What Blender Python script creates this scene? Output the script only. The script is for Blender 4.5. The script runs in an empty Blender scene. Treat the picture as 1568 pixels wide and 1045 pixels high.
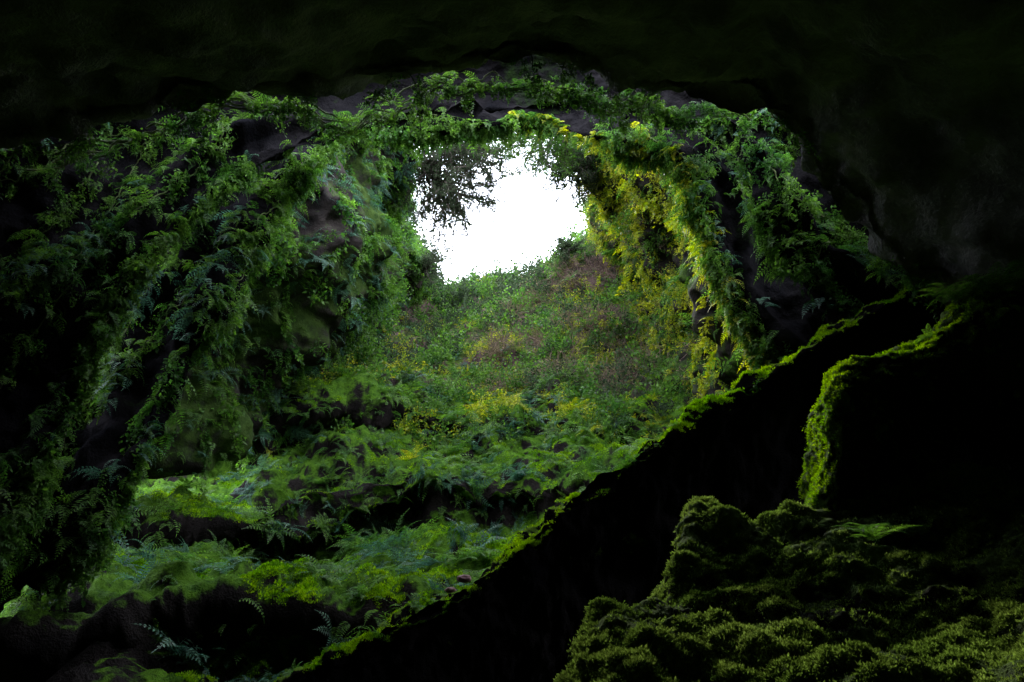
import bpy, math, random
import numpy as np
from mathutils import Vector, Matrix, Euler, noise
from mathutils.bvhtree import BVHTree
random.seed(7); rng=np.random.default_rng(7)
scene=bpy.context.scene
# ---------------------------------------------------------------- camera frame for image pixel coordinates
PITCH=math.radians(25); ST=np.array([0,0,1.6])
F=np.array([0,math.cos(PITCH),math.sin(PITCH)]); U=np.array([0,-math.sin(PITCH),math.cos(PITCH)]); R=np.array([1.,0,0])
def S(x,y,d):
    """image pixel x,y unprojected through the camera to chosen view-axis depth d -> world metres"""
    return ST+d*(F+R*((x-784)/1045.)+U*((522-y)/1045.))
def row(pts): return np.array([S(*p) for p in pts])
def cr(P,n):
    P=np.asarray(P,float); k=len(P)
    t=np.linspace(0,k-1,n); i=np.minimum(t.astype(int),k-2); f=(t-i)
    f=f.reshape((-1,)+(1,)*(P.ndim-1))
    Pe=np.concatenate([[2*P[0]-P[1]],P,[2*P[-1]-P[-2]]])
    a,b,c,d=Pe[i],Pe[i+1],Pe[i+2],Pe[i+3]
    return 0.5*((2*b)+(c-a)*f+(2*a-5*b+4*c-d)*f*f+(3*b-a-3*c+d)*f**3)
def loft(rows,nu,nv):
    return cr(np.array([cr(r,nu) for r in rows]),nv)
def gnorm(G,ref):
    du=np.gradient(G,axis=1); dv=np.gradient(G,axis=0)
    N=np.cross(du,dv); N/=np.linalg.norm(N,axis=2,keepdims=True)+1e-9
    c=(N*(ref-G)).sum(2)
    if np.median(c)<0: N=-N
    return N
def nz(P,s,oct=3,off=0.):
    sh=P.shape[:-1]; Q=P.reshape(-1,3)*s+off
    return np.array([noise.fractal(Vector(q),0.9,2.1,oct) for q in Q]).reshape(sh)
def lumps(P,s,off=0.):
    sh=P.shape[:-1]; Q=P.reshape(-1,3)*s+off
    return np.array([0.55-noise.voronoi(Vector(q))[0][0] for q in Q]).reshape(sh)
def add_mesh(name,V,Fc,mat,smooth=True,parent=None):
    me=bpy.data.meshes.new(name)
    V=np.asarray(V,dtype=np.float32); Fc=np.asarray(Fc,dtype=np.int32)
    k=Fc.shape[1]
    me.vertices.add(len(V)); me.vertices.foreach_set("co",V.ravel())
    me.loops.add(Fc.size); me.loops.foreach_set("vertex_index",Fc.ravel())
    me.polygons.add(len(Fc)); me.polygons.foreach_set("loop_start",np.arange(0,Fc.size,k,dtype=np.int32))
    me.polygons.foreach_set("use_smooth",np.full(len(Fc),smooth))
    me.update(calc_edges=True); me.validate()
    me.materials.append(mat)
    ob=bpy.data.objects.new(name,me); scene.collection.objects.link(ob)
    if parent: ob.parent=parent
    return ob
SURF=[]
def surface(name,rows,nu,nv,ref,mat,amp,mossf,parent=None):
    G=loft(rows,nu,nv); N=gnorm(G,ref)
    G=G+N*amp(G,N)[...,None]
    N=gnorm(G,ref)
    idx=np.arange(nu*nv).reshape(nv,nu)
    Fc=np.stack([idx[:-1,:-1],idx[:-1,1:],idx[1:,1:],idx[1:,:-1]],-1).reshape(-1,4)
    c=np.cross(G[1:,:-1]-G[:-1,:-1],G[:-1,1:]-G[:-1,:-1])
    if np.median((c*N[:-1,:-1]).sum(2))>0: Fc=Fc[:,::-1]
    ob=add_mesh(name,G.reshape(-1,3),Fc,mat,parent=parent)
    m=mossf(G,N)
    a=ob.data.attributes.new("moss","FLOAT","POINT"); a.data.foreach_set("value",np.clip(m,0,1).astype(np.float32).ravel())
    SURF.append((G,N,Fc))
    return ob,G,N,m
# ---------------------------------------------------------------- materials
def newmat(name):
    m=bpy.data.materials.new(name); m.use_nodes=True; nt=m.node_tree; nt.nodes.clear()
    out=nt.nodes.new("ShaderNodeOutputMaterial"); return m,nt,out
def rockmat(name,rock1,rock2,moss1,moss2,mscale=6.,bs=0.6,rough=0.9,spec=.04,far=None):
    m,nt,out=newmat(name); N=nt.nodes.new; L=nt.links.new
    tc=N("ShaderNodeTexCoord")
    n1=N("ShaderNodeTexNoise"); n1.inputs["Scale"].default_value=1.3; n1.inputs["Detail"].default_value=5
    n2=N("ShaderNodeTexNoise"); n2.inputs["Scale"].default_value=mscale; n2.inputs["Detail"].default_value=6; n2.inputs["Roughness"].default_value=.7
    n3=N("ShaderNodeTexNoise"); n3.inputs["Scale"].default_value=mscale*7; n3.inputs["Detail"].default_value=3
    for n in(n1,n2,n3): L(tc.outputs["Object"],n.inputs["Vector"])
    def ramp(src,a,b,p0=.35,p1=.65):
        r=N("ShaderNodeValToRGB"); r.color_ramp.elements[0].position=p0; r.color_ramp.elements[1].position=p1
        r.color_ramp.elements[0].color=(*a,1); r.color_ramp.elements[1].color=(*b,1); L(src,r.inputs[0]); return r
    rc=ramp(n1.outputs[0],rock1,rock2).outputs[0]; mc=ramp(n2.outputs[0],moss1,moss2,.3,.7).outputs[0]
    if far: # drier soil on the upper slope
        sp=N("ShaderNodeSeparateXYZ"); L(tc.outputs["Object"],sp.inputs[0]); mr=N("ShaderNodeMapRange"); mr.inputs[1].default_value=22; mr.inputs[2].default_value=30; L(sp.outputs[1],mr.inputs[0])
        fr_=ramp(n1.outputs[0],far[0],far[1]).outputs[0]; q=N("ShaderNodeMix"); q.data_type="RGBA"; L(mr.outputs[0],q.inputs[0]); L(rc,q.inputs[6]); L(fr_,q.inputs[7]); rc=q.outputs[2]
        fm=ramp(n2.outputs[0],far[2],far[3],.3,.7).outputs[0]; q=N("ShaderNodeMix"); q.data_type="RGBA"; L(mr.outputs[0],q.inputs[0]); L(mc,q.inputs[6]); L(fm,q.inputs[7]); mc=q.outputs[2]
    at=N("ShaderNodeAttribute"); at.attribute_name="moss"
    ad=N("ShaderNodeMath"); ad.operation="ADD"; L(at.outputs["Fac"],ad.inputs[0])
    sb=N("ShaderNodeMath"); sb.operation="MULTIPLY_ADD"; L(n2.outputs[0],sb.inputs[0]); sb.inputs[1].default_value=1.2; sb.inputs[2].default_value=-.6
    L(sb.outputs[0],ad.inputs[1])
    rr=N("ShaderNodeMapRange"); rr.inputs[1].default_value=.3; rr.inputs[2].default_value=.6; L(ad.outputs[0],rr.inputs[0])
    mx=N("ShaderNodeMix"); mx.data_type="RGBA"; L(rr.outputs[0],mx.inputs[0]); L(rc,mx.inputs[6]); L(mc,mx.inputs[7])
    b=N("ShaderNodeBsdfPrincipled"); L(mx.outputs[2],b.inputs["Base Color"]); b.inputs["Roughness"].default_value=rough
    b.inputs["Specular IOR Level"].default_value=spec
    hs=N("ShaderNodeMath"); hs.operation="MULTIPLY_ADD"; L(n3.outputs[0],hs.inputs[0]); hs.inputs[1].default_value=.35; L(n2.outputs[0],hs.inputs[2])
    bp=N("ShaderNodeBump"); bp.inputs["Strength"].default_value=bs; bp.inputs["Distance"].default_value=.15
    L(hs.outputs[0],bp.inputs["Height"]); L(bp.outputs[0],b.inputs["Normal"])
    L(b.outputs[0],out.inputs[0]); return m
def leafmat(name,cols,trans=.45,rough=.5):
    m,nt,out=newmat(name); N=nt.nodes.new; L=nt.links.new
    r=N("ShaderNodeValToRGB"); els=r.color_ramp.elements
    while len(els)<len(cols): els.new(.5)
    for i,c in enumerate(cols): els[i].position=.28+.44*i/(len(cols)-1); els[i].color=(*c,1)
    g=N("ShaderNodeNewGeometry"); n=N("ShaderNodeTexNoise"); n.inputs["Scale"].default_value=1.1; n.inputs["Detail"].default_value=3
    L(g.outputs["Position"],n.inputs["Vector"]); L(n.outputs[0],r.inputs[0])
    hv=N("ShaderNodeHueSaturation"); L(r.outputs[0],hv.inputs["Color"])
    mr=N("ShaderNodeMapRange"); mr.inputs[3].default_value=.45; mr.inputs[4].default_value=1.5; L(g.outputs["Random Per Island"],mr.inputs[0]); L(mr.outputs[0],hv.inputs["Value"])
    b=N("ShaderNodeBsdfDiffuse") if rough>.55 else N("ShaderNodeBsdfPrincipled")
    if rough<=.55: b.inputs["Roughness"].default_value=rough; b.inputs["Specular IOR Level"].default_value=.25
    t=N("ShaderNodeBsdfTranslucent"); L(hv.outputs[0],b.inputs[0])
    tc=N("ShaderNodeHueSaturation"); tc.inputs["Saturation"].default_value=1.1; tc.inputs["Value"].default_value=1.8; L(hv.outputs[0],tc.inputs["Color"]); L(tc.outputs[0],t.inputs[0])
    mx=N("ShaderNodeMixShader"); mx.inputs[0].default_value=trans; L(b.outputs[0],mx.inputs[1]); L(t.outputs[0],mx.inputs[2]); L(mx.outputs[0],out.inputs[0])
    return m
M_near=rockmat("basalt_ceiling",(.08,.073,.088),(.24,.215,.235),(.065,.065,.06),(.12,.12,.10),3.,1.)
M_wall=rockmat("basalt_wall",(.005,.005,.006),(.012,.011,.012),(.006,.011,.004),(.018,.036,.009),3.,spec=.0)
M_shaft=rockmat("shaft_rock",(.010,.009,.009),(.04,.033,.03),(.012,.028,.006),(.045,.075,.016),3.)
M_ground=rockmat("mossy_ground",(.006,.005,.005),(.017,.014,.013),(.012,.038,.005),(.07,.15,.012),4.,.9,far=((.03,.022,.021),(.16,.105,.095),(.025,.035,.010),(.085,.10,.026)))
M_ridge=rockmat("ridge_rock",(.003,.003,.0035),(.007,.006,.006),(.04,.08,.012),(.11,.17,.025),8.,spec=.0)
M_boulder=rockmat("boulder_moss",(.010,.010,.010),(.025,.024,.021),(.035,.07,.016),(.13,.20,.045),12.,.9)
GREEN=[(.022,.065,.014),(.042,.105,.018),(.078,.155,.024),(.035,.085,.022)]
YEL=[(.09,.15,.014),(.17,.22,.02),(.30,.31,.03),(.12,.17,.02)]
COOL=[(.02,.06,.04),(.035,.09,.058),(.06,.125,.075),(.028,.08,.04)]
DRY=[(.11,.08,.055),(.17,.13,.085),(.13,.09,.085),(.14,.13,.05)]
M_g=leafmat("fern_green",GREEN,.5); M_y=leafmat("fern_yellow",YEL,.5); M_c=leafmat("fern_cool",COOL,.35,.4)
M_dry=leafmat("dry_scrub",DRY,.2,.9); M_moss=leafmat("moss_blades",[(.04,.11,.008),(.10,.22,.012),(.18,.30,.02),(.06,.14,.012)],.45,.9)
M_mossd=leafmat("dull_moss",[(.055,.10,.02),(.11,.17,.035),(.17,.24,.055),(.07,.11,.038)],.4,.9)
M_tree=leafmat("tree_leaves",[(.025,.04,.022),(.04,.06,.03),(.05,.065,.038)],.3,.9)
def plain(name,c1,c2,sc=8):
    m,nt,out=newmat(name); N=nt.nodes.new; L=nt.links.new
    n=N("ShaderNodeTexNoise"); n.inputs["Scale"].default_value=sc; n.inputs["Detail"].default_value=6
    r=N("ShaderNodeValToRGB"); r.color_ramp.elements[0].color=(*c1,1); r.color_ramp.elements[1].color=(*c2,1); r.color_ramp.elements[0].position=.35; r.color_ramp.elements[1].position=.65
    b=N("ShaderNodeBsdfPrincipled"); b.inputs["Roughness"].default_value=.8
    tc=N("ShaderNodeTexCoord"); L(tc.outputs["Object"],n.inputs["Vector"]); L(n.outputs[0],r.inputs[0]); L(r.outputs[0],b.inputs["Base Color"]); L(b.outputs[0],out.inputs[0]); return m
M_bark=plain("bark",(.03,.022,.016),(.08,.06,.045)); M_vine=plain("root_vine",(.05,.07,.02),(.14,.17,.06)); M_red=plain("reddish_lump_mat",(.10,.04,.04),(.25,.12,.13),20)
# ---------------------------------------------------------------- terrain surfaces
CAM=ST
def sh(r,dx=0,dy=0,dd=0): return [(x+dx,y+dy,d+dd) for x,y,d in r]
def ex(r,f,dd=0,c=(780,420)):
    dl=dd if hasattr(dd,'__len__') else [dd]*len(r)
    return [(c[0]+(x-c[0])*f,c[1]+(y-c[1])*f,d+e) for (x,y,d),e in zip(r,dl)]
def xyd(a,b,dd=0): return [(p[0],p[1],q[2]+dd) for p,q in zip(a,b)]
def zipr(xs,ys,ds): return list(zip(xs,ys,ds))
X=[-150,100,300,430,540,640,740,820,900,980,1080,1250,1550]
rim=[(-100,300,40),(300,330,40),(500,340,40),(600,370,40),(645,420,41),(690,460,42),(750,452,42),(810,430,41),(870,400,40),(930,366,39),(1000,330,38),(1150,330,36),(1500,330,34)]
fr=[ [(x,y+60,d+16) for x,y,d in rim],[(x,y+6,d+3) for x,y,d in rim],rim,
 zipr(X,[520,520,520,520,518,520,517,508,500,502,510,520,520],[32,32,32,33,33,34,34,34,33,32,31,30,29]),
 zipr(X,[600,600,598,592,586,586,590,590,590,595,600,600,600],[25,25,25,26,26,27,27,27,27,26,25,24,23]),
 zipr(X,[650,645,640,625,613,628,645,650,652,655,660,660,660],[19,20,20.5,21,22,23,23,23,23,22,21,20,20]),
 zipr(X,[745,730,715,700,668,662,672,676,680,688,690,690,690],[19,20,21,21.6,22.2,22.8,22.6,22.5,22.5,21.5,20.5,20,20]),
 zipr(X,[795,770,755,738,708,698,698,700,705,710,710,710,710],[17,18,18.6,19.2,20,20.5,21,21,20.5,19,18,18,18]),
 zipr(X,[845,812,795,785,752,728,728,728,730,740,740,740,740],[14,15,15.5,16,17,17.5,18,18,17,16,15,15,15]),
 zipr(X,[895,875,862,846,825,805,792,782,772,780,790,790,790],[14.2,15.3,16,16.4,17.2,17.7,17.6,17.3,16.5,15.6,15,15,15]),
 zipr(X,[925,905,884,870,862,856,842,828,820,825,830,830,830],[12,13,13.5,14,14.5,15,15,14.5,14,13.5,13,13,13]),
 zipr(X,[965,950,915,925,940,935,910,890,880,880,880,880,880],[9.5,10,10.8,11,11.0,11.2,11.8,12,12,12,12,12,12]),
 zipr(X,[1140,1120,1010,1020,1030,1030,1000,980,980,980,980,980,980],[9.6,10.2,11.1,11.3,11.5,11.7,12,12,12,12,12,12,12])]
frw=[row(r) for r in fr]
frw.append(np.stack([np.linspace(-14,12,13),np.full(13,6.5),np.full(13,.0)],1))
frw.append(np.stack([np.linspace(-16,14,13),np.full(13,1.),np.full(13,.0)],1))
frw.append(np.stack([np.linspace(-16,14,13),np.full(13,-14.),np.full(13,-.2)],1))
def amp_floor(G,N):
    s=np.clip((G[...,1]-3)/8,0.1,1)
    return s*(1.0*nz(G,.3,4)+.6*lumps(G,.75)+.28*lumps(G,1.9,3.)+.16*nz(G,2.2,3,5.)+.05*nz(G,6,2,9.))
def moss_floor(G,N):
    far=np.clip((G[...,1]-27)/8,0,1); dim_left=np.clip((13-G[...,1])/2,0,1)*np.clip((-2.5-G[...,0])/2,0,1)  # second mask cuts moss colour to put shade into the near left floor
    return np.clip((N[...,2]-.05)*1.4,0,1)*(1-.5*far)+.6*nz(G,.55,3,11.)+.1-.15*far-.6*dim_left-.25*far*np.clip(G[...,0]/3,0,1)
floor,GF,NF,MF=surface("ground",frw,460,500,np.array([0,10,20.]),M_ground,amp_floor,moss_floor)

L1=[(60,900,10.5),(180,740,11),(255,620,12),(325,470,13),(390,340,14),(465,245,15),(560,198,16),(700,187,16),(820,194,16),(900,206,15.5),(975,216,15),(1055,250,14),(1090,350,13.5),(1120,450,13),(1170,540,12.5),(1260,650,12)]
LM=[(-150,1050,8.5),(-40,860,9),(50,700,10),(125,560,10.8),(220,405,11.6),(325,295,12.4),(470,218,13.2),(690,172,13.5),(830,166,13.5),(930,168,13.2),(1010,184,13),(1110,210,12.3),(1165,300,12),(1215,395,11.6),(1270,490,11.2),(1360,600,11)]
L2=[(-650,1000,7.5),(-550,700,8),(-380,440,8.5),(-150,280,9.2),(80,200,9.8),(290,152,10.2),(460,125,10.5),(690,98,10.8),(830,82,10.8),(930,102,10.8),(1020,130,10.8),(1110,148,10.4),(1200,180,10),(1270,280,9.8),(1400,420,9.6),(1560,560,9.5)]
L4=[(x,y,7) for x,y in [(-1300,1200),(-1200,800),(-1000,450),(-700,200),(-300,60),(100,0),(400,-60),(700,-100),(850,-110),(950,-110),(1100,-80),(1300,-20),(1480,60),(1650,200),(1800,400),(2000,650)]]
def wring(y,s=1.):
    a=np.linspace(math.pi*1.08,-math.pi*.08,16)
    return np.stack([-2+12*s*np.cos(a),np.full(16,y),1+8*s*np.sin(a)],1)
def amp_wall(G,N): return .42*nz(G,.45,4,3.)+.26*lumps(G,.9,7.)+.12*nz(G,2.5,3,1.)
def amp_arch(G,N):
    v=np.linspace(0,1,G.shape[0])[:,None]; rib=np.maximum(0,np.cos(2*math.pi*(v*3.3+.5*nz(G[::1],.25,2,77.))))**2
    return amp_wall(G,N)+.38*rib*np.clip((v-.3)*5,0,1)*np.clip((abs(G[...,0])-3)/2,0,1)
def moss_wall(G,N): return .05+.55*nz(G,.6,3,4.)
def mixp(a,b,t,dd=0): return [(p[0]+(q[0]-p[0])*t,p[1]+(q[1]-p[1])*t,p[2]+(q[2]-p[2])*t+dd) for p,q in zip(a,b)]
# three nested rock arches; hidden roof gaps added between them let daylight down behind each lip
topC=xyd(ex(LM,1.09),L1,0.); topB=xyd(ex(L2,1.09),LM,0.)
offA=[2.0,1.9,1.8,1.6,1.3,1.1,1.0,1.0,1.1,1.0,1.0,1.0,.9,1.1,1.4,1.6]
offB=[1.4,1.4,1.3,1.1,1.0,.9,1.1,1.3,1.3,1.1,.9,.8,.7,.8,1.,1.]
rA=[row(ex(L2,1.05,offA)),row(ex(L2,1.01,[o*.45 for o in offA])),row(L2),row(ex(L2,1.08,-.3)),row(L4),wring(1.),wring(-6.),wring(-11.,.6),wring(-12.,.05)]
rB=[row(ex(LM,1.05,offB)),row(LM),row(ex(LM,1.04,0)),row(mixp(LM,topB,.55,.1)),row(topB)]
rC=[row(ex(L1,1.06,.6)),row(L1),row(ex(L1,1.04,0)),row(mixp(L1,topC,.6,.1)),row(topC)]
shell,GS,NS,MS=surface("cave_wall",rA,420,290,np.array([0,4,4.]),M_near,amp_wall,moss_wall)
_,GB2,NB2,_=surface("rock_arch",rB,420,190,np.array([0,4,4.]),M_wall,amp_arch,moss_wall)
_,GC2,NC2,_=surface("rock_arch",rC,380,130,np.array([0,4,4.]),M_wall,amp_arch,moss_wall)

lw=[[(60,800,14),(190,450,14.5),(290,260,15),(370,60,15)],
    [(330,690,18),(385,450,18),(440,280,18.5),(490,80,19)],
    [(430,640,22),(500,450,21),(535,300,22),(560,110,23)],
    [(520,590,28),(560,450,28),(588,320,28),(622,170,28)],
    [(580,550,34),(603,430,34),(605,330,34),(615,258,34)],
    [(625,520,41),(630,450,41),(606,380,41),(590,345,41)],
    [(600,520,55),(600,450,55),(560,400,55),(540,365,55)]]
rw=[[(1400,640,12.5),(1340,430,13.5),(1280,240,14),(1200,60,14)],
    [(1180,640,17),(1130,450,17),(1090,280,17.5),(1030,80,18)],
    [(1120,640,21),(1085,450,21),(1045,300,22),(985,110,22)],
    [(1020,600,26),(1020,450,26.5),(965,330,27),(905,210,27)],
    [(980,560,33),(990,430,33),(945,340,33),(912,285,33)],
    [(960,500,41),(970,400,41),(935,360,41),(925,325,41)],
    [(990,500,55),(990,400,55),(980,360,55),(980,340,55)]]
def amp_sh(G,N): return 1.2*nz(G,.30,4,13.)+.8*lumps(G,.45,2.)+.25*lumps(G,1.4,2.)+.12*nz(G,2.5,2,1.)
def moss_sh(G,N): return .5+.5*nz(G,.5,3,8.)+.3*N[...,2]
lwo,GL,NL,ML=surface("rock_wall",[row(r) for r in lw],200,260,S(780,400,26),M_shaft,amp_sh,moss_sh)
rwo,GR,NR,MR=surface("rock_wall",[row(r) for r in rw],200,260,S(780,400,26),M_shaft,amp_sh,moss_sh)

crest=[(330,1130,8.4),(430,1048,8.5),(520,1000,8.6),(620,948,8.7),(700,908,8.8),(750,875,8.9),(800,838,9),(850,792,9.1),(905,745,9.2),(1000,684,9.4),(1080,634,9.6),(1150,590,9.7),(1280,512,9.9),(1400,442,10.1),(1500,400,10.3),(1600,355,10.5),(1900,240,10.8)]
rd=[sh(crest,20,330,2.6),sh(crest,8,60,1.6),sh(crest,3,2,.6),sh(crest,0,2,0),sh(crest,0,14,-.05),sh(crest,10,60,.0),sh(crest,30,220,.2),sh(crest,40,460,.2),sh(crest,40,800,-.2)]
def amp_ridge(G,N): return .20*nz(G,.8,4,3.)+.14*lumps(G,1.8,7.)+.09*nz(G,4,3,1.)
def moss_ridge(G,N): return np.clip((N[...,2]-.45)*3,0,1)+.5*nz(G,1.5,2,1.)-.12
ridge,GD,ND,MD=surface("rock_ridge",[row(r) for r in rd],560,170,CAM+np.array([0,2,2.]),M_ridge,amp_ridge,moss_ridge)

bc=[(868,1065,3.7),(892,968,4.3),(990,925,4.9),(1040,860,5.5),(1045,795,6),(1085,772,6.2),(1150,800,6.2),(1250,772,6.3),(1400,750,6.3),(1600,730,6.2),(1850,720,6)]
bm=[(855,1130,3.4),(930,1010,3.9),(1030,960,4.4),(1090,900,4.95),(1105,845,5.4),(1150,835,5.5),(1210,850,5.5),(1300,850,5.4),(1430,845,5.3),(1620,840,5.1),(1850,840,5)]
bm2=[(865,1210,3.1),(960,1080,3.5),(1060,1030,3.9),(1130,980,4.3),(1160,940,4.6),(1210,930,4.65),(1270,940,4.6),(1350,940,4.5),(1480,935,4.4),(1650,930,4.2),(1850,930,4.1)]
bf=[(880,1350,2.7),(980,1180,3.1),(1080,1120,3.4),(1150,1080,3.6),(1200,1060,3.7),(1260,1050,3.7),(1320,1050,3.6),(1400,1050,3.5),(1520,1050,3.4),(1700,1050,3.3),(1900,1050,3.2)]
bb=[sh(bc,30,320,1.),sh(bc,8,45,.5),bc,bm,bm2,bf,sh(bf,0,260,-.6),sh(bf,0,900,-1.4)]
def amp_b(G,N): return .17*nz(G,.9,4,23.)+.17*lumps(G,1.9,3.)+.11*lumps(G,4.4,3.)+.035*nz(G,9,3,1.)
def moss_b(G,N): return .35+np.clip(N[...,2],0,1)*.5+.5*nz(G,1.3,3,2.)
bo,GB,NB,MB=surface("mossy_boulder",[row(r) for r in bb],440,380,CAM+np.array([0,2,5.]),M_boulder,amp_b,moss_b)

cc=[(1262,860,6.4),(1246,790,6.4),(1248,700,6.5),(1262,625,6.6),(1285,575,6.7),(1340,550,6.9),(1400,530,7),(1450,492,7.1),(1500,462,7.2),(1570,440,7.3),(1700,380,7.4),(1900,320,7.5)]
cl=[sh(cc,90,80,2.),sh(cc,12,10,.7),cc,sh(cc,34,28,-.30),sh(cc,75,60,-.25),sh(cc,150,170,-.2),sh(cc,210,420,-.4)]
def amp_c(G,N): return .15*nz(G,.9,4,33.)+.11*lumps(G,2.4,3.)+.06*lumps(G,6,3.)+.03*nz(G,9,3,1.)
def moss_c(G,N): return np.clip(np.maximum(N[...,2]-.1,-N[...,0]*.8)*1.5,0,1)+.4*nz(G,1.6,3,2.)-.1
co,GC,NC,MC=surface("mossy_outcrop",[row(r) for r in cl],300,200,CAM+np.array([0,2,2.]),M_boulder,amp_c,moss_c)

# ---------------------------------------------------------------- plant assets
def frond(Vs,Fs,o,az,L,e0,e1,w,n):
    h=np.array([math.cos(az),math.sin(az),0]); side=np.array([-h[1],h[0],0]); z=np.array([0,0,1.])
    p=np.array(o,float); tw=random.uniform(-.25,.25); last=p
    for i in range(n):
        t=i/(n-1); e=e0+(e1-e0)*t**.8; dr=h*math.cos(e)+z*math.sin(e); up=-h*math.sin(e)+z*math.cos(e)
        q=p+dr*(L/n)
        if i>0:
            pw=w*math.sin(math.pi*min(1,(t*.86+.12)))**.7*(1-t*.55)
            for s in(-1,1):
                a=(side*s*math.cos(tw)+up*(math.sin(tw)*s+.12*random.uniform(-1,1))); a/=np.linalg.norm(a)
                tip=p+a*pw+dr*pw*.35-up*pw*.15; st=L/n
                b=len(Vs); Vs+= [p-dr*st*.1,p+a*pw*.5-dr*st*.2+dr*pw*.12,tip,p+a*pw*.45+dr*st*.42+dr*pw*.12]; Fs.append([b,b+1,b+2,b+3])
        if i%3==2 or i==n-1:
            b=len(Vs); rw_=.006*L; Vs+=[last-side*rw_,last+side*rw_,q+side*rw_,q-side*rw_]; Fs.append([b,b+1,b+2,b+3]); last=q
        p=q
def leafq(Vs,Fs,p,d,n,l,w):
    d=d/np.linalg.norm(d); s=np.cross(d,n); s/=np.linalg.norm(s)+1e-6
    b=len(Vs); Vs+=[p,p+d*l*.45+s*w,p+d*l,p+d*l*.45-s*w]; Fs.append([b,b+1,b+2,b+3])
def rv(): 
    v=rng.normal(size=3); return v/np.linalg.norm(v)
def mk(name,fn,mats,nvar):
    colls=[]
    for mi,mat in enumerate(mats):
        c=bpy.data.collections.new(name+"_%d"%mi)
        for k in range(nvar):
            Vs=[];Fs=[]; fn(Vs,Fs)
            ob=add_mesh("%s_%d_%d"%(name,mi,k),np.array(Vs),np.array(Fs),mat,smooth=False)
            scene.collection.objects.unlink(ob); c.objects.link(ob)
        colls.append(c)
    return colls
def f_ground(Vs,Fs):
    n=random.randint(7,9)
    for i in range(n): frond(Vs,Fs,(0,0,0),i*6.283/n+random.uniform(-.3,.3),random.uniform(.7,1.05),random.uniform(.8,1.3),random.uniform(-.9,-.2),random.uniform(.16,.22),random.randint(12,15))
def f_big(Vs,Fs):
    n=random.randint(10,13)
    for i in range(n): frond(Vs,Fs,(0,0,0),i*6.283/n+random.uniform(-.3,.3),random.uniform(.7,1.1),random.uniform(.5,1.3),random.uniform(-.9,-.2),random.uniform(.16,.22),24)
def f_hang(Vs,Fs):
    n=random.randint(2,5)
    for i in range(n): frond(Vs,Fs,(random.uniform(-.2,.2),0,random.uniform(-.2,.2)),math.pi/2+random.uniform(-1.4,1.4),random.uniform(.5,1.1),random.uniform(-.2,.7),random.uniform(-1.6,-1.1),random.uniform(.15,.24),random.randint(10,13))
def f_ivy(Vs,Fs):
    for s in range(5):
        p=np.array([random.uniform(-.25,.25),random.uniform(0,.12),random.uniform(-.05,.15)])
        for k in range(random.randint(4,11)):
            p=p+np.array([random.uniform(-.05,.05),random.uniform(-.03,.03),-.055])
            for j in range(2):
                d=rv()*.8+np.array([0,.4,-.7]); leafq(Vs,Fs,p+rv()*.03,d,rv(),random.uniform(.05,.13),random.uniform(.018,.04))
def f_shrub(Vs,Fs):
    for s in range(9):
        h=rv(); h[2]=abs(h[2])+.3; h/=np.linalg.norm(h); L=random.uniform(.5,1)
        b=len(Vs); Vs+=[np.array([-.01,0,0]),np.array([.01,0,0]),h*L*.8+[.004,0,0],h*L*.8-[.004,0,0]]; Fs.append([b,b+1,b+2,b+3])
        for k in range(20):
            p=h*L*random.uniform(.45,1)+rv()*random.uniform(.03,.17); leafq(Vs,Fs,p,rv()+h*.6,rv(),random.uniform(.06,.12),random.uniform(.018,.038))
def f_twig(Vs,Fs):
    for s in range(20):
        h=rv(); h[2]=abs(h[2]); p=rv()*.15
        for k in range(4):
            q=p+h*.2; sd=np.cross(h,rv()); sd=sd/np.linalg.norm(sd)*.008
            b=len(Vs); Vs+=[p-sd,p+sd,q+sd*.7,q-sd*.7]; Fs.append([b,b+1,b+2,b+3]); p=q; h=h+rv()*.5; h/=np.linalg.norm(h)
            if random.random()<.5: leafq(Vs,Fs,p,rv(),rv(),.07,.02)
def f_moss(Vs,Fs):
    for k in range(26):
        a=random.uniform(0,6.28); r=random.uniform(0,.95)**.7; p=np.array([r*math.cos(a),r*math.sin(a),-.1])
        d=np.array([math.cos(a)*r*.6,math.sin(a)*r*.6,1])+rv()*.5; leafq(Vs,Fs,p,d,rv(),random.uniform(.35,.8)*(1.1-.5*r),random.uniform(.07,.14))
FERN=mk("fern",f_ground,[M_g,M_y,M_c],3); HANG=mk("hangfern",f_hang,[M_g,M_y,M_c],5); IVY=mk("ivy",f_ivy,[M_g,M_y,M_c],3)
SHRUB=mk("shrub",f_shrub,[M_g,M_y,M_tree],3); TWIG=mk("twig",f_twig,[M_dry],3); MOSS=mk("moss",f_moss,[M_moss,M_mossd],3)

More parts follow.
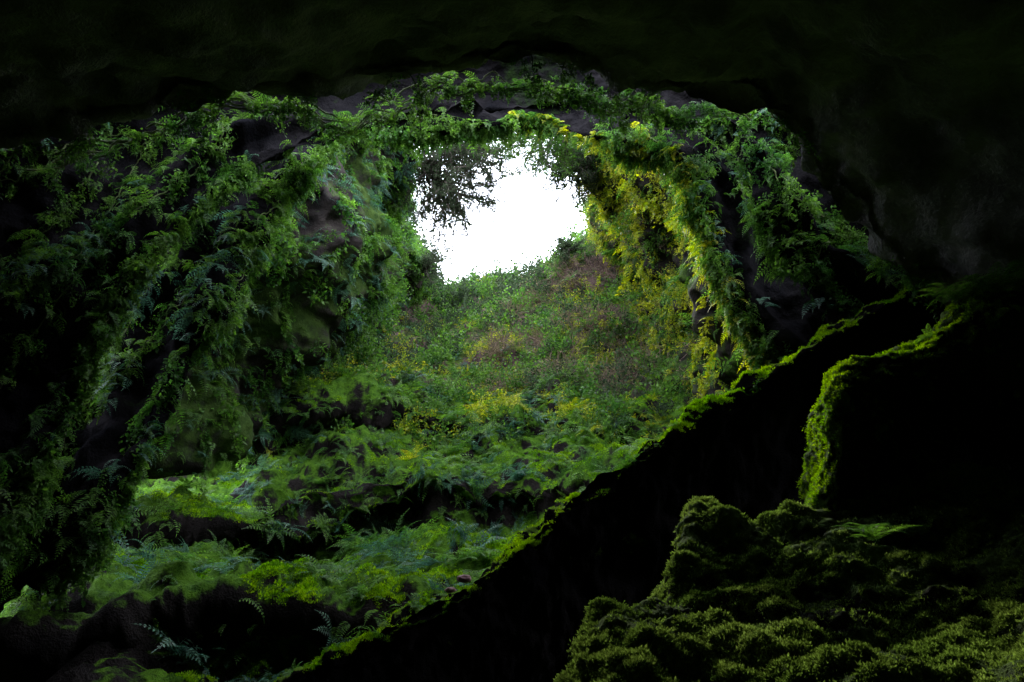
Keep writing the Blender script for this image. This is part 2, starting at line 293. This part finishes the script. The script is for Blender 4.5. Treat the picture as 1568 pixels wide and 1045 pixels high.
def instancer(name,P,E,Sc,coll,realize=False):
    P=np.asarray(P,np.float32); n=len(P)
    if n==0: return
    me=bpy.data.meshes.new(name); me.vertices.add(n); me.vertices.foreach_set("co",P.ravel())
    a=me.attributes.new("rot","FLOAT_VECTOR","POINT"); a.data.foreach_set("vector",np.asarray(E,np.float32).ravel())
    a=me.attributes.new("scl","FLOAT","POINT"); a.data.foreach_set("value",np.asarray(Sc,np.float32))
    a=me.attributes.new("pick","INT","POINT"); a.data.foreach_set("value",rng.integers(0,len(coll.objects),n).astype(np.int32))
    ob=bpy.data.objects.new(name,me); scene.collection.objects.link(ob)
    ng=bpy.data.node_groups.new(name+"_scatter","GeometryNodeTree")
    ng.interface.new_socket("Geometry",in_out="INPUT",socket_type="NodeSocketGeometry"); ng.interface.new_socket("Geometry",in_out="OUTPUT",socket_type="NodeSocketGeometry")
    N=ng.nodes.new; L=ng.links.new
    gi=N("NodeGroupInput"); go=N("NodeGroupOutput"); ip=N("GeometryNodeInstanceOnPoints"); ci=N("GeometryNodeCollectionInfo")
    ci.inputs["Collection"].default_value=coll; ci.inputs["Separate Children"].default_value=True; ci.inputs["Reset Children"].default_value=True
    def na(nm,t):
        x=N("GeometryNodeInputNamedAttribute"); x.data_type=t; x.inputs["Name"].default_value=nm; return x.outputs["Attribute"]
    er=N("FunctionNodeEulerToRotation"); L(na("rot","FLOAT_VECTOR"),er.inputs[0]); L(er.outputs[0],ip.inputs["Rotation"])
    L(na("scl","FLOAT"),ip.inputs["Scale"]); L(na("pick","INT"),ip.inputs["Instance Index"]); ip.inputs["Pick Instance"].default_value=True
    L(gi.outputs[0],ip.inputs["Points"]); L(ci.outputs[0],ip.inputs["Instance"])
    if realize:
        rl=N("GeometryNodeRealizeInstances"); L(ip.outputs[0],rl.inputs[0]); L(rl.outputs[0],go.inputs[0])
    else: L(ip.outputs[0],go.inputs[0])
    md=ob.modifiers.new("scatter","NODES"); md.node_group=ng
    return ob
def sample(G,N,n,mask):
    c=G[:-1,:-1]; a=np.linalg.norm(np.cross(G[1:,:-1]-c,G[:-1,1:]-c),axis=2)
    v,u=np.meshgrid(np.linspace(0,1,a.shape[0]),np.linspace(0,1,a.shape[1]),indexing="ij")
    w=a*np.clip(mask(u,v,c,N[:-1,:-1]),0,None); w=w.ravel()
    if w.sum()<=0: return np.zeros((0,3)),np.zeros((0,3))
    k=rng.choice(len(w),n,p=w/w.sum()); i,j=np.unravel_index(k,a.shape)
    fu=rng.random((n,1)); fv=rng.random((n,1))
    P=G[i,j]+(G[i,j+1]-G[i,j])*fu+(G[i+1,j]-G[i,j])*fv
    return P,N[i,j]
def rot_up(Nn,k=.6,jit=.25):
    E=[]
    for n in Nn:
        z=Vector(n)*k+Vector((0,0,1-k))+Vector(rng.normal(size=3)*jit)
        q=z.to_track_quat('Z','Y'); e=(q.to_matrix()@Matrix.Rotation(random.uniform(0,6.28),3,'Z')).to_euler(); E.append(e[:])
    return E
def rot_hang(Nn,jit=.5):
    E=[]
    for n in Nn:
        h=Vector((n[0],n[1],0)); 
        if h.length<.15: h=Vector((rng.normal(),rng.normal(),0))
        a=math.atan2(h.y,h.x)-math.pi/2+random.gauss(0,jit); E.append((random.gauss(0,.25),random.gauss(0,.25),a))
    return E
def nmask(P,s,off,th=0.,g=4.):
    Q=P[::3,::3]; m=nz(Q,s,2,off); m=np.repeat(np.repeat(m,3,0),3,1)[:P.shape[0],:P.shape[1]]
    return np.clip((m-th)*g+.5,0,1)
def put(name,G,N,n,mask,coll,s0,s1,hang=False,k=.6,lift=.0,realize=False):
    P,Nn=sample(G,N,n,mask); P=P+Nn*lift
    sc=rng.uniform(s0,s1,len(P))*rng.choice([.6,1,1.25],len(P))
    return instancer(name,P,rot_hang(Nn) if hang else rot_up(Nn,k),sc,coll,realize)
xr=lambda P:np.clip((P[...,0]+1)/5,0,1)
farm=lambda P:np.clip((P[...,1]-18)/8,0,1)
vis=lambda P:(P[...,1]>8)&(P[...,0]>-9)&(P[...,0]<8)&(P[...,1]<44)
put("fern_undergrowth",GF,NF,1200,lambda u,v,P,N:vis(P)*(P[...,1]>15)*nmask(P,.5,2.,.05)*(.5+.5*farm(P))*(1-.6*xr(P)),FERN[0],.35,.9)
put("fern_undergrowth",GF,NF,600,lambda u,v,P,N:vis(P)*(P[...,1]>19)*nmask(P,.5,9.,.1)*(.1+xr(P))*(.2+farm(P)),FERN[1],.35,.75)
put("fern_undergrowth",GF,NF,800,lambda u,v,P,N:vis(P)*(P[...,1]>11)*nmask(P,.5,5.,.08)*(1.1-xr(P)),FERN[2],.3,.75)
put("fern_undergrowth",GF,NF,1200,lambda u,v,P,N:vis(P)*(P[...,1]>11)*(P[...,1]<27)*(N[...,2]<.5),HANG[0],.3,.65,True)
put("fern_undergrowth",GF,NF,450,lambda u,v,P,N:vis(P)*(P[...,1]>11.5)*(P[...,1]<25)*nmask(P,.6,95.,.08,6),FERN[0],.3,.8)
put("shrub_undergrowth",GF,NF,350,lambda u,v,P,N:vis(P)*(P[...,1]>21)*nmask(P,.4,15.,.1),SHRUB[1],.4,.9)
put("shrub_undergrowth",GF,NF,750,lambda u,v,P,N:vis(P)*(P[...,1]>21)*nmask(P,.5,25.,.12,8),SHRUB[0],.5,1.4)
put("shrub_undergrowth",GF,NF,380,lambda u,v,P,N:vis(P)*(P[...,1]>22)*nmask(P,.5,85.,.1,7),SHRUB[2],.5,1.4)
put("dry_undergrowth",GF,NF,1500,lambda u,v,P,N:vis(P)*(P[...,1]>24)*(.2+nmask(P,.3,35.,.0))*(P[...,0]>-1),TWIG[0],.5,1.1)
put("rim_bushes",GF,NF,230,lambda u,v,P,N:(P[...,1]>34.5)*(P[...,1]<41)*(abs(P[...,0])<9),SHRUB[2],.9,2.2,k=.2)
put("rim_bushes",GF,NF,260,lambda u,v,P,N:(P[...,1]>33)*(P[...,1]<39)*(abs(P[...,0])<9),SHRUB[0],.8,1.8,k=.2)
put("moss_carpet",GF,NF,38000,lambda u,v,P,N:vis(P)*(P[...,1]<25)*((P[...,0]>-4.5)|(P[...,1]>13.5))*np.clip((N[...,2]-.4)*3,0,1)*(.04+nmask(P,.7,45.,.0,8))*np.clip(28/P[...,1]-.6,.1,3),MOSS[0],.05,.10,k=.8,realize=True)
# shaft walls
put("wall_ferns",GL,NL,1700,lambda u,v,P,N:nmask(P,.4,3.,.08,7)+.08,HANG[0],.35,.8,True)
put("wall_ferns",GL,NL,900,lambda u,v,P,N:nmask(P,.4,13.,.08,6)+.08,HANG[2],.35,.8,True)
put("wall_ferns",GL,NL,450,lambda u,v,P,N:nmask(P,.4,33.,.1,6)+.03,FERN[2],.4,.75,k=.5)
put("wall_ivy",GL,NL,1000,lambda u,v,P,N:nmask(P,.5,23.,.08,6)+.15,IVY[0],.7,1.3,True)
put("wall_shrubs",GL,NL,420,lambda u,v,P,N:farm(P)*(P[...,1]>24),SHRUB[0],.5,1.2)
put("wall_ferns",GR,NR,1200,lambda u,v,P,N:nmask(P,.4,3.,.05,6)+.15,HANG[1],.4,.85,True)
put("wall_ferns",GR,NR,1100,lambda u,v,P,N:(nmask(P,.4,13.,.05,6)+.15),HANG[0],.4,.85,True)
put("wall_shrubs",GR,NR,700,lambda u,v,P,N:nmask(P,.4,43.,.05,6)*(P[...,1]>17),SHRUB[1],.3,.8)
put("wall_ivy",GR,NR,1000,lambda u,v,P,N:nmask(P,.5,23.,.05,6)+.15,IVY[1],.6,1.2,True)
put("wall_shrubs",GR,NR,400,lambda u,v,P,N:farm(P)*(P[...,1]>20),SHRUB[0],.4,1.1)
put("dry_undergrowth",GR,NR,300,lambda u,v,P,N:farm(P)*(P[...,1]>20),TWIG[0],.5,1.)
# arches
def lipm(v,n,k,wd): return np.exp(-((v*n-k)/wd)**2)
side=lambda P:np.clip((abs(P[...,0]+.3)-3.)/3,0,1)
rt=lambda P:(P[...,0]>0)
def bands(v,P,f,off):
    Q=P[::3,::3]; m=nz(Q,.25,2,77.); m=np.repeat(np.repeat(m,3,0),3,1)[:P.shape[0],:P.shape[1]]
    return np.clip(np.cos(2*math.pi*(v*f+.5*m+off))*2-.9,0,1)
put("arch_ferns",GC2,NC2,1000,lambda u,v,P,N:lipm(v,4,1,.22)*(.2+nmask(P,.7,1.,.0)),HANG[0],.25,.6,True)
put("arch_ferns",GC2,NC2,400,lambda u,v,P,N:lipm(v,4,1,.22)*rt(P),HANG[1],.25,.55,True)
put("arch_ivy",GC2,NC2,650,lambda u,v,P,N:lipm(v,4,1,.25),IVY[0],.35,.8,True)
put("wall_ferns",GC2,NC2,500,lambda u,v,P,N:side(P)*nmask(P,.7,17.,.05,6)*bands(v,P,3.3,-.08),HANG[2],.3,.6,True)
put("wall_ferns",GC2,NC2,650,lambda u,v,P,N:side(P)*nmask(P,.7,27.,.0,6)*bands(v,P,3.3,-.05),HANG[0],.3,.6,True)
put("arch_ferns",GB2,NB2,850,lambda u,v,P,N:lipm(v,4,1,.22)*side(P)*nmask(P,.7,7.,-.05),HANG[0],.2,.5,True)
put("arch_ivy",GB2,NB2,400,lambda u,v,P,N:lipm(v,4,1,.22)*side(P)*nmask(P,.7,8.,-.05),IVY[0],.35,.7,True)
put("wall_ferns",GB2,NB2,700,lambda u,v,P,N:side(P)*nmask(P,.8,17.,.05,6)*bands(v,P,3.3,-.08),HANG[2],.22,.5,True)
put("wall_ferns",GB2,NB2,950,lambda u,v,P,N:side(P)*nmask(P,.8,57.,.0,6)*bands(v,P,3.3,-.05),HANG[0],.22,.5,True)
# ridge + boulders
put("ridge_moss",GD,ND,13000,lambda u,v,P,N:(v>.22)*(v<.50)*np.clip((N[...,2]-.3)*3,0,1)*(.06+nmask(P,1.5,57.,.05,7)),MOSS[0],.02,.07,k=.8,realize=True)
put("boulder_moss",GB,NB,32000,lambda u,v,P,N:(v<.9)*(v>.12)*(.1+nmask(P,1.6,7.,-.05))*np.clip(N[...,2]+.3,0,1)/np.maximum(P[...,1],2.5)**1.5,MOSS[1],.02,.045,k=.8,realize=True)
put("outcrop_moss",GC,NC,12000,lambda u,v,P,N:np.clip(MC[:-1,:-1]-.3,0,1)*(v<.75),MOSS[0],.02,.05,k=.8,realize=True)
put("ridge_ferns",GD,ND,130,lambda u,v,P,N:(v>.2)*(v<.42)*(N[...,2]>.4)*nmask(P,.8,17.,.1,7),FERN[0],.1,.28,k=.5)
# ---------------------------------------------------------------- vines following the rock
def mkbvh(L):
    vs=[];fs=[];o=0
    for G,N,Fc in L: vs.append(G.reshape(-1,3)); fs.append(Fc+o); o+=G.shape[0]*G.shape[1]
    return BVHTree.FromPolygons(np.concatenate(vs).tolist(),np.concatenate(fs).tolist())
bvh=mkbvh(SURF[:6]); bvh2=mkbvh(SURF[6:]+SURF[:1])
def hit(x,y,b=bvh):
    d=Vector(S(x,y,1)-ST).normalized(); return b.ray_cast(Vector(ST)+d*2,d,80)
def tube(Vs,Fs,pts,r0,r1):
    n=len(pts); base=len(Vs)
    for i,p in enumerate(pts):
        a=pts[min(i+1,n-1)]-pts[max(i-1,0)]; a=a/(np.linalg.norm(a)+1e-9); s=np.cross(a,[0.13,.21,.97]); s/=np.linalg.norm(s)+1e-9; t=np.cross(a,s); r=r0+(r1-r0)*i/(n-1)
        for k in range(5):
            an=k*6.283/5; Vs.append(p+(s*math.cos(an)+t*math.sin(an))*r)
    for i in range(n-1):
        for k in range(5): Fs.append([base+i*5+k,base+i*5+(k+1)%5,base+(i+1)*5+(k+1)%5,base+(i+1)*5+k])
strands=[
 ([(700,180),(620,182),(540,195),(480,235),(420,280),(330,300),(290,350),(230,390),(190,430),(160,500),(110,640),(95,690)],1.2),
 ([(330,290),(310,330),(250,370),(220,440),(170,560),(120,640)],1.2),
 ([(260,190),(230,215),(180,300),(120,390),(50,430),(0,450)],1.),
 ([(200,205),(110,215),(60,262),(0,275)],.8),
 ([(150,250),(100,320),(60,370),(0,420)],.9),
 ([(350,180),(320,240),(240,300),(150,380),(60,500),(0,600)],1.1),
 ([(350,350),(300,430),(240,510),(190,570),(140,640)],1.),
 ([(480,250),(460,300),(400,330),(380,400),(330,470)],1.),
 ([(1080,240),(1060,300),(1090,380),(1120,450),(1160,520),(1185,560)],1.4),
 ([(1155,180),(1130,260),(1150,330),(1200,400),(1260,420)],1.4),
 ([(1180,220),(1190,270),(1240,320),(1290,350),(1320,390),(1380,410),(1410,430)],1.2),
 ([(1290,350),(1250,400),(1270,450),(1310,490)],1.),
 ([(950,200),(1000,215),(1030,230),(1080,260)],.7),
 ([(1060,300),(1020,340),(1000,400)],.9),]
VV=[];VF=[]; HP=[];HN=[]; IP=[];IN=[]
for pts,den in strands:
    c=cr(np.array(pts,float),len(pts)*22); c+=np.array([[noise.noise(Vector((i*.15,pts[0][0],k*9.)))*9 for k in(0,1)] for i in range(len(c))])
    W=[]
    for x,y in c:
        r=hit(x,y)
        if r[0] is None: continue
        p=np.array(r[0]); n=np.array(r[1]); 
        if np.dot(n,ST-p)<0: n=-n
        if W and np.linalg.norm(p+n*.03-W[-1])>.7:
            if len(W)>3: tube(VV,VF,W,.014,.008)
            W=[]
        W.append(p+n*.03)
        if random.random()<.45*den: HP.append(p+rng.normal(size=3)*.12); HN.append(n)
        if random.random()<.4*den: IP.append(p+rng.normal(size=3)*.1); IN.append(n)
    if len(W)>3: tube(VV,VF,W,.014,.008)
# roots and ferns trailing off the back edge of the outer arch, lit through the added roof gap behind it
nrow,ncol=GS.shape[:2]; k2=int(round((nrow-1)*2/8.))
for st in range(6):
    a=int(ncol*random.uniform(.18,.4)); b=int(ncol*random.uniform(.6,.82)); kk=random.randint(0,14); ph=random.uniform(0,9); dz=random.uniform(.25,.6)
    W=[]
    for j in range(a,b,1):
        q=GS[kk,j]+np.array([0,.30,-dz-.16*abs(math.sin(j*.09+ph))+.12*noise.noise(Vector((j*.2,ph,0)))])
        W.append(q)
        if noise.noise(Vector((j*.06,ph*3,1)))>-.05:
            if random.random()<.36: HP.append(q+rng.normal(size=3)*.05); HN.append(np.array([rng.normal()*.5,-1,0]))
            if random.random()<.3: IP.append(q+rng.normal(size=3)*.06); IN.append(np.array([rng.normal()*.5,-1,0]))
    tube(VV,VF,W,.018,.010)
for st in range(24):   # rootlets dangling from the lip
    j=int(ncol*random.uniform(.24,.85)); q=GS[k2-random.randint(2,14),j].copy(); W=[q.copy()]; d=np.array([rng.normal()*.4,.0,-1])
    for k in range(random.randint(4,12)):
        d=d+rv()*.35; d[2]-=.1; d/=np.linalg.norm(d); q=q+d*.09; W.append(q.copy())
        if random.random()<.4: IP.append(q.copy()); IN.append(np.array([0,-1,0]))
    tube(VV,VF,W,.012,.005)
add_mesh("hanging_vines",np.array(VV),np.array(VF),M_vine)
instancer("vine_ferns",HP,rot_hang(HN),rng.uniform(.2,.5,len(HP)),HANG[0])
instancer("vine_leaves",IP,rot_hang(IN),rng.uniform(.3,.7,len(IP)),IVY[0])
# ---------------------------------------------------------------- fern plants
def plant(name,pos,sc,rot,fn,mat,seed):
    random.seed(seed); Vs=[];Fs=[]; fn(Vs,Fs); ob=add_mesh(name,np.array(Vs),np.array(Fs),mat,smooth=False); ob.location=pos; ob.scale=(sc,)*3; ob.rotation_euler=rot; return ob
for i,(x,y,s) in enumerate([(700,868,.8),(655,872,.65),(745,862,.65),(770,765,.7),(600,880,.35),(490,745,.6),(1335,840,.42),(1385,830,.32)]):
    r=hit(x,y,bvh2)
    if r[0] is None: continue
    plant("fern_plant",np.array(r[0])+np.array([0,-.05,.06]),s,(0.1,0,i),f_big,M_g if i!=1 else M_c,i+20)
# ferns rooted along the crest of the outcrop
for i,(xw,s) in enumerate([(4.75,.5),(5.15,.62),(5.45,.6),(4.35,.25),(4.95,.42),(3.6,.18)]):
    seg=GC[56:84]; col=100+np.argmin(abs(seg[10,100:,0]-xw)); k=np.argmax(seg[:,col,2])
    plant("fern_plant",seg[k,col]+np.array([0,0,.0]),s,(0.1,0,i*1.3),f_big,M_g,i+60)
# ---------------------------------------------------------------- trees at the shaft mouth
def tree(name,base,tip,spread,nb,leaf,seed,mat=M_tree):
    random.seed(seed); e=bpy.data.objects.new(name,None); scene.collection.objects.link(e)
    Vs=[];Fs=[];LV=[];LF=[]
    base=np.array(base);tip=np.array(tip); ax=tip-base; L=np.linalg.norm(ax)
    tr=[base+ax*t+np.array([math.sin(t*5)*.12,0,math.sin(t*3.1)*.4]) for t in np.linspace(0,1,12)]
    tube(Vs,Fs,tr,.11,.03)
    for b in range(nb):
        t=random.uniform(.3,1); p=tr[int(t*11)].copy(); d=ax/L*.5+rv()*1.; d/=np.linalg.norm(d); bl=spread*random.uniform(.5,1); pts=[p.copy()]
        for k in range(8):
            p=p+d*bl/8; d=d+rv()*.3+np.array([0,0,-.06]); d/=np.linalg.norm(d); pts.append(p.copy())
            if k>=2:
                for w in range(2):
                    q=p.copy(); dd=d+rv()*1.1; dd/=np.linalg.norm(dd); tp=[q.copy()]
                    for m in range(4):
                        q=q+dd*bl*.07; dd=dd+rv()*.35; dd/=np.linalg.norm(dd); tp.append(q.copy())
                        for z in range(leaf): leafq(LV,LF,q+rv()*.07,rv()+dd*.5,rv(),random.uniform(.06,.12),random.uniform(.014,.026))
                    tube(Vs,Fs,tp,.012,.005)
        tube(Vs,Fs,pts,.04,.010)
    a=add_mesh("trunk_and_limbs",np.array(Vs),np.array(Fs),M_bark,parent=e); b=add_mesh("crown",np.array(LV),np.array(LF),mat,smooth=False,parent=e)
    return e
tree("tree",S(600,240,29),S(712,305,28.5),3.1,100,6,3)
tree("tree",S(600,215,29),S(740,240,29),2.7,84,6,4)
tree("tree",S(905,220,27),S(805,205,27),2.0,64,6,5,M_g)
tree("tree",S(935,270,29),S(872,252,29),2.2,76,7,6)
tree("tree",S(640,440,37),S(655,400,37),1.6,22,6,8)
tree("tree",S(870,415,38),S(868,378,38),1.2,20,6,9)
for i,(x,y,d,s) in enumerate([(712,886,8.75,.07),(690,903,8.7,.05)]):  # small reddish lumps standing in for an unidentified pinkish detail
    bpy.ops.mesh.primitive_ico_sphere_add(subdivisions=3,radius=1,location=S(x,y,d)); ob=bpy.context.object; ob.name="reddish_lump"
    for v in ob.data.vertices: v.co*=1+.3*noise.noise(v.co*1.5+Vector((i*5,0,0)))
    ob.scale=(s*1.4,s,s*.7); ob.data.materials.append(M_red)
# ---------------------------------------------------------------- light
SD=Vector(S(640,300,1)-ST).normalized(); el=math.asin(SD.z); az=math.atan2(SD.x,SD.y)
w=bpy.data.worlds.new("World"); scene.world=w; w.use_nodes=True; nt=w.node_tree; bg=nt.nodes["Background"]
sky=nt.nodes.new("ShaderNodeTexSky"); sky.sky_type='NISHITA'; sky.sun_disc=False; sky.sun_elevation=el; sky.sun_rotation=az; sky.dust_density=3
tc=nt.nodes.new("ShaderNodeTexCoord"); sp=nt.nodes.new("ShaderNodeSeparateXYZ"); mr=nt.nodes.new("ShaderNodeMapRange")
nt.links.new(tc.outputs["Generated"],sp.inputs[0]); nt.links.new(sp.outputs[2],mr.inputs[0]); mr.inputs[1].default_value=-.05; mr.inputs[2].default_value=.15; mr.inputs[3].default_value=0; mr.inputs[4].default_value=.85
mx=nt.nodes.new("ShaderNodeMix"); mx.data_type="RGBA"; nt.links.new(mr.outputs[0],mx.inputs[0]); mx.inputs[7].default_value=(78,83,96,1)
nt.links.new(sky.outputs[0],mx.inputs[6]); nt.links.new(mx.outputs[2],bg.inputs[0]); bg.inputs[1].default_value=.15
sl=bpy.data.lights.new("sun","SUN"); sl.energy=5; sl.angle=math.radians(7); sl.color=(1,.95,.86)
so=bpy.data.objects.new("sun",sl); scene.collection.objects.link(so); so.rotation_euler=SD.to_track_quat('Z','Y').to_euler()
cam=bpy.data.cameras.new("camera"); cam.lens=24; cam.sensor_width=36; cam.clip_end=500; cam.clip_start=.05
cobj=bpy.data.objects.new("camera",cam); scene.collection.objects.link(cobj); cobj.location=ST; cobj.rotation_euler=(math.pi/2+PITCH,0,0); scene.camera=cobj
scene.view_settings.view_transform='Standard'; scene.view_settings.look='None'; scene.view_settings.exposure=0
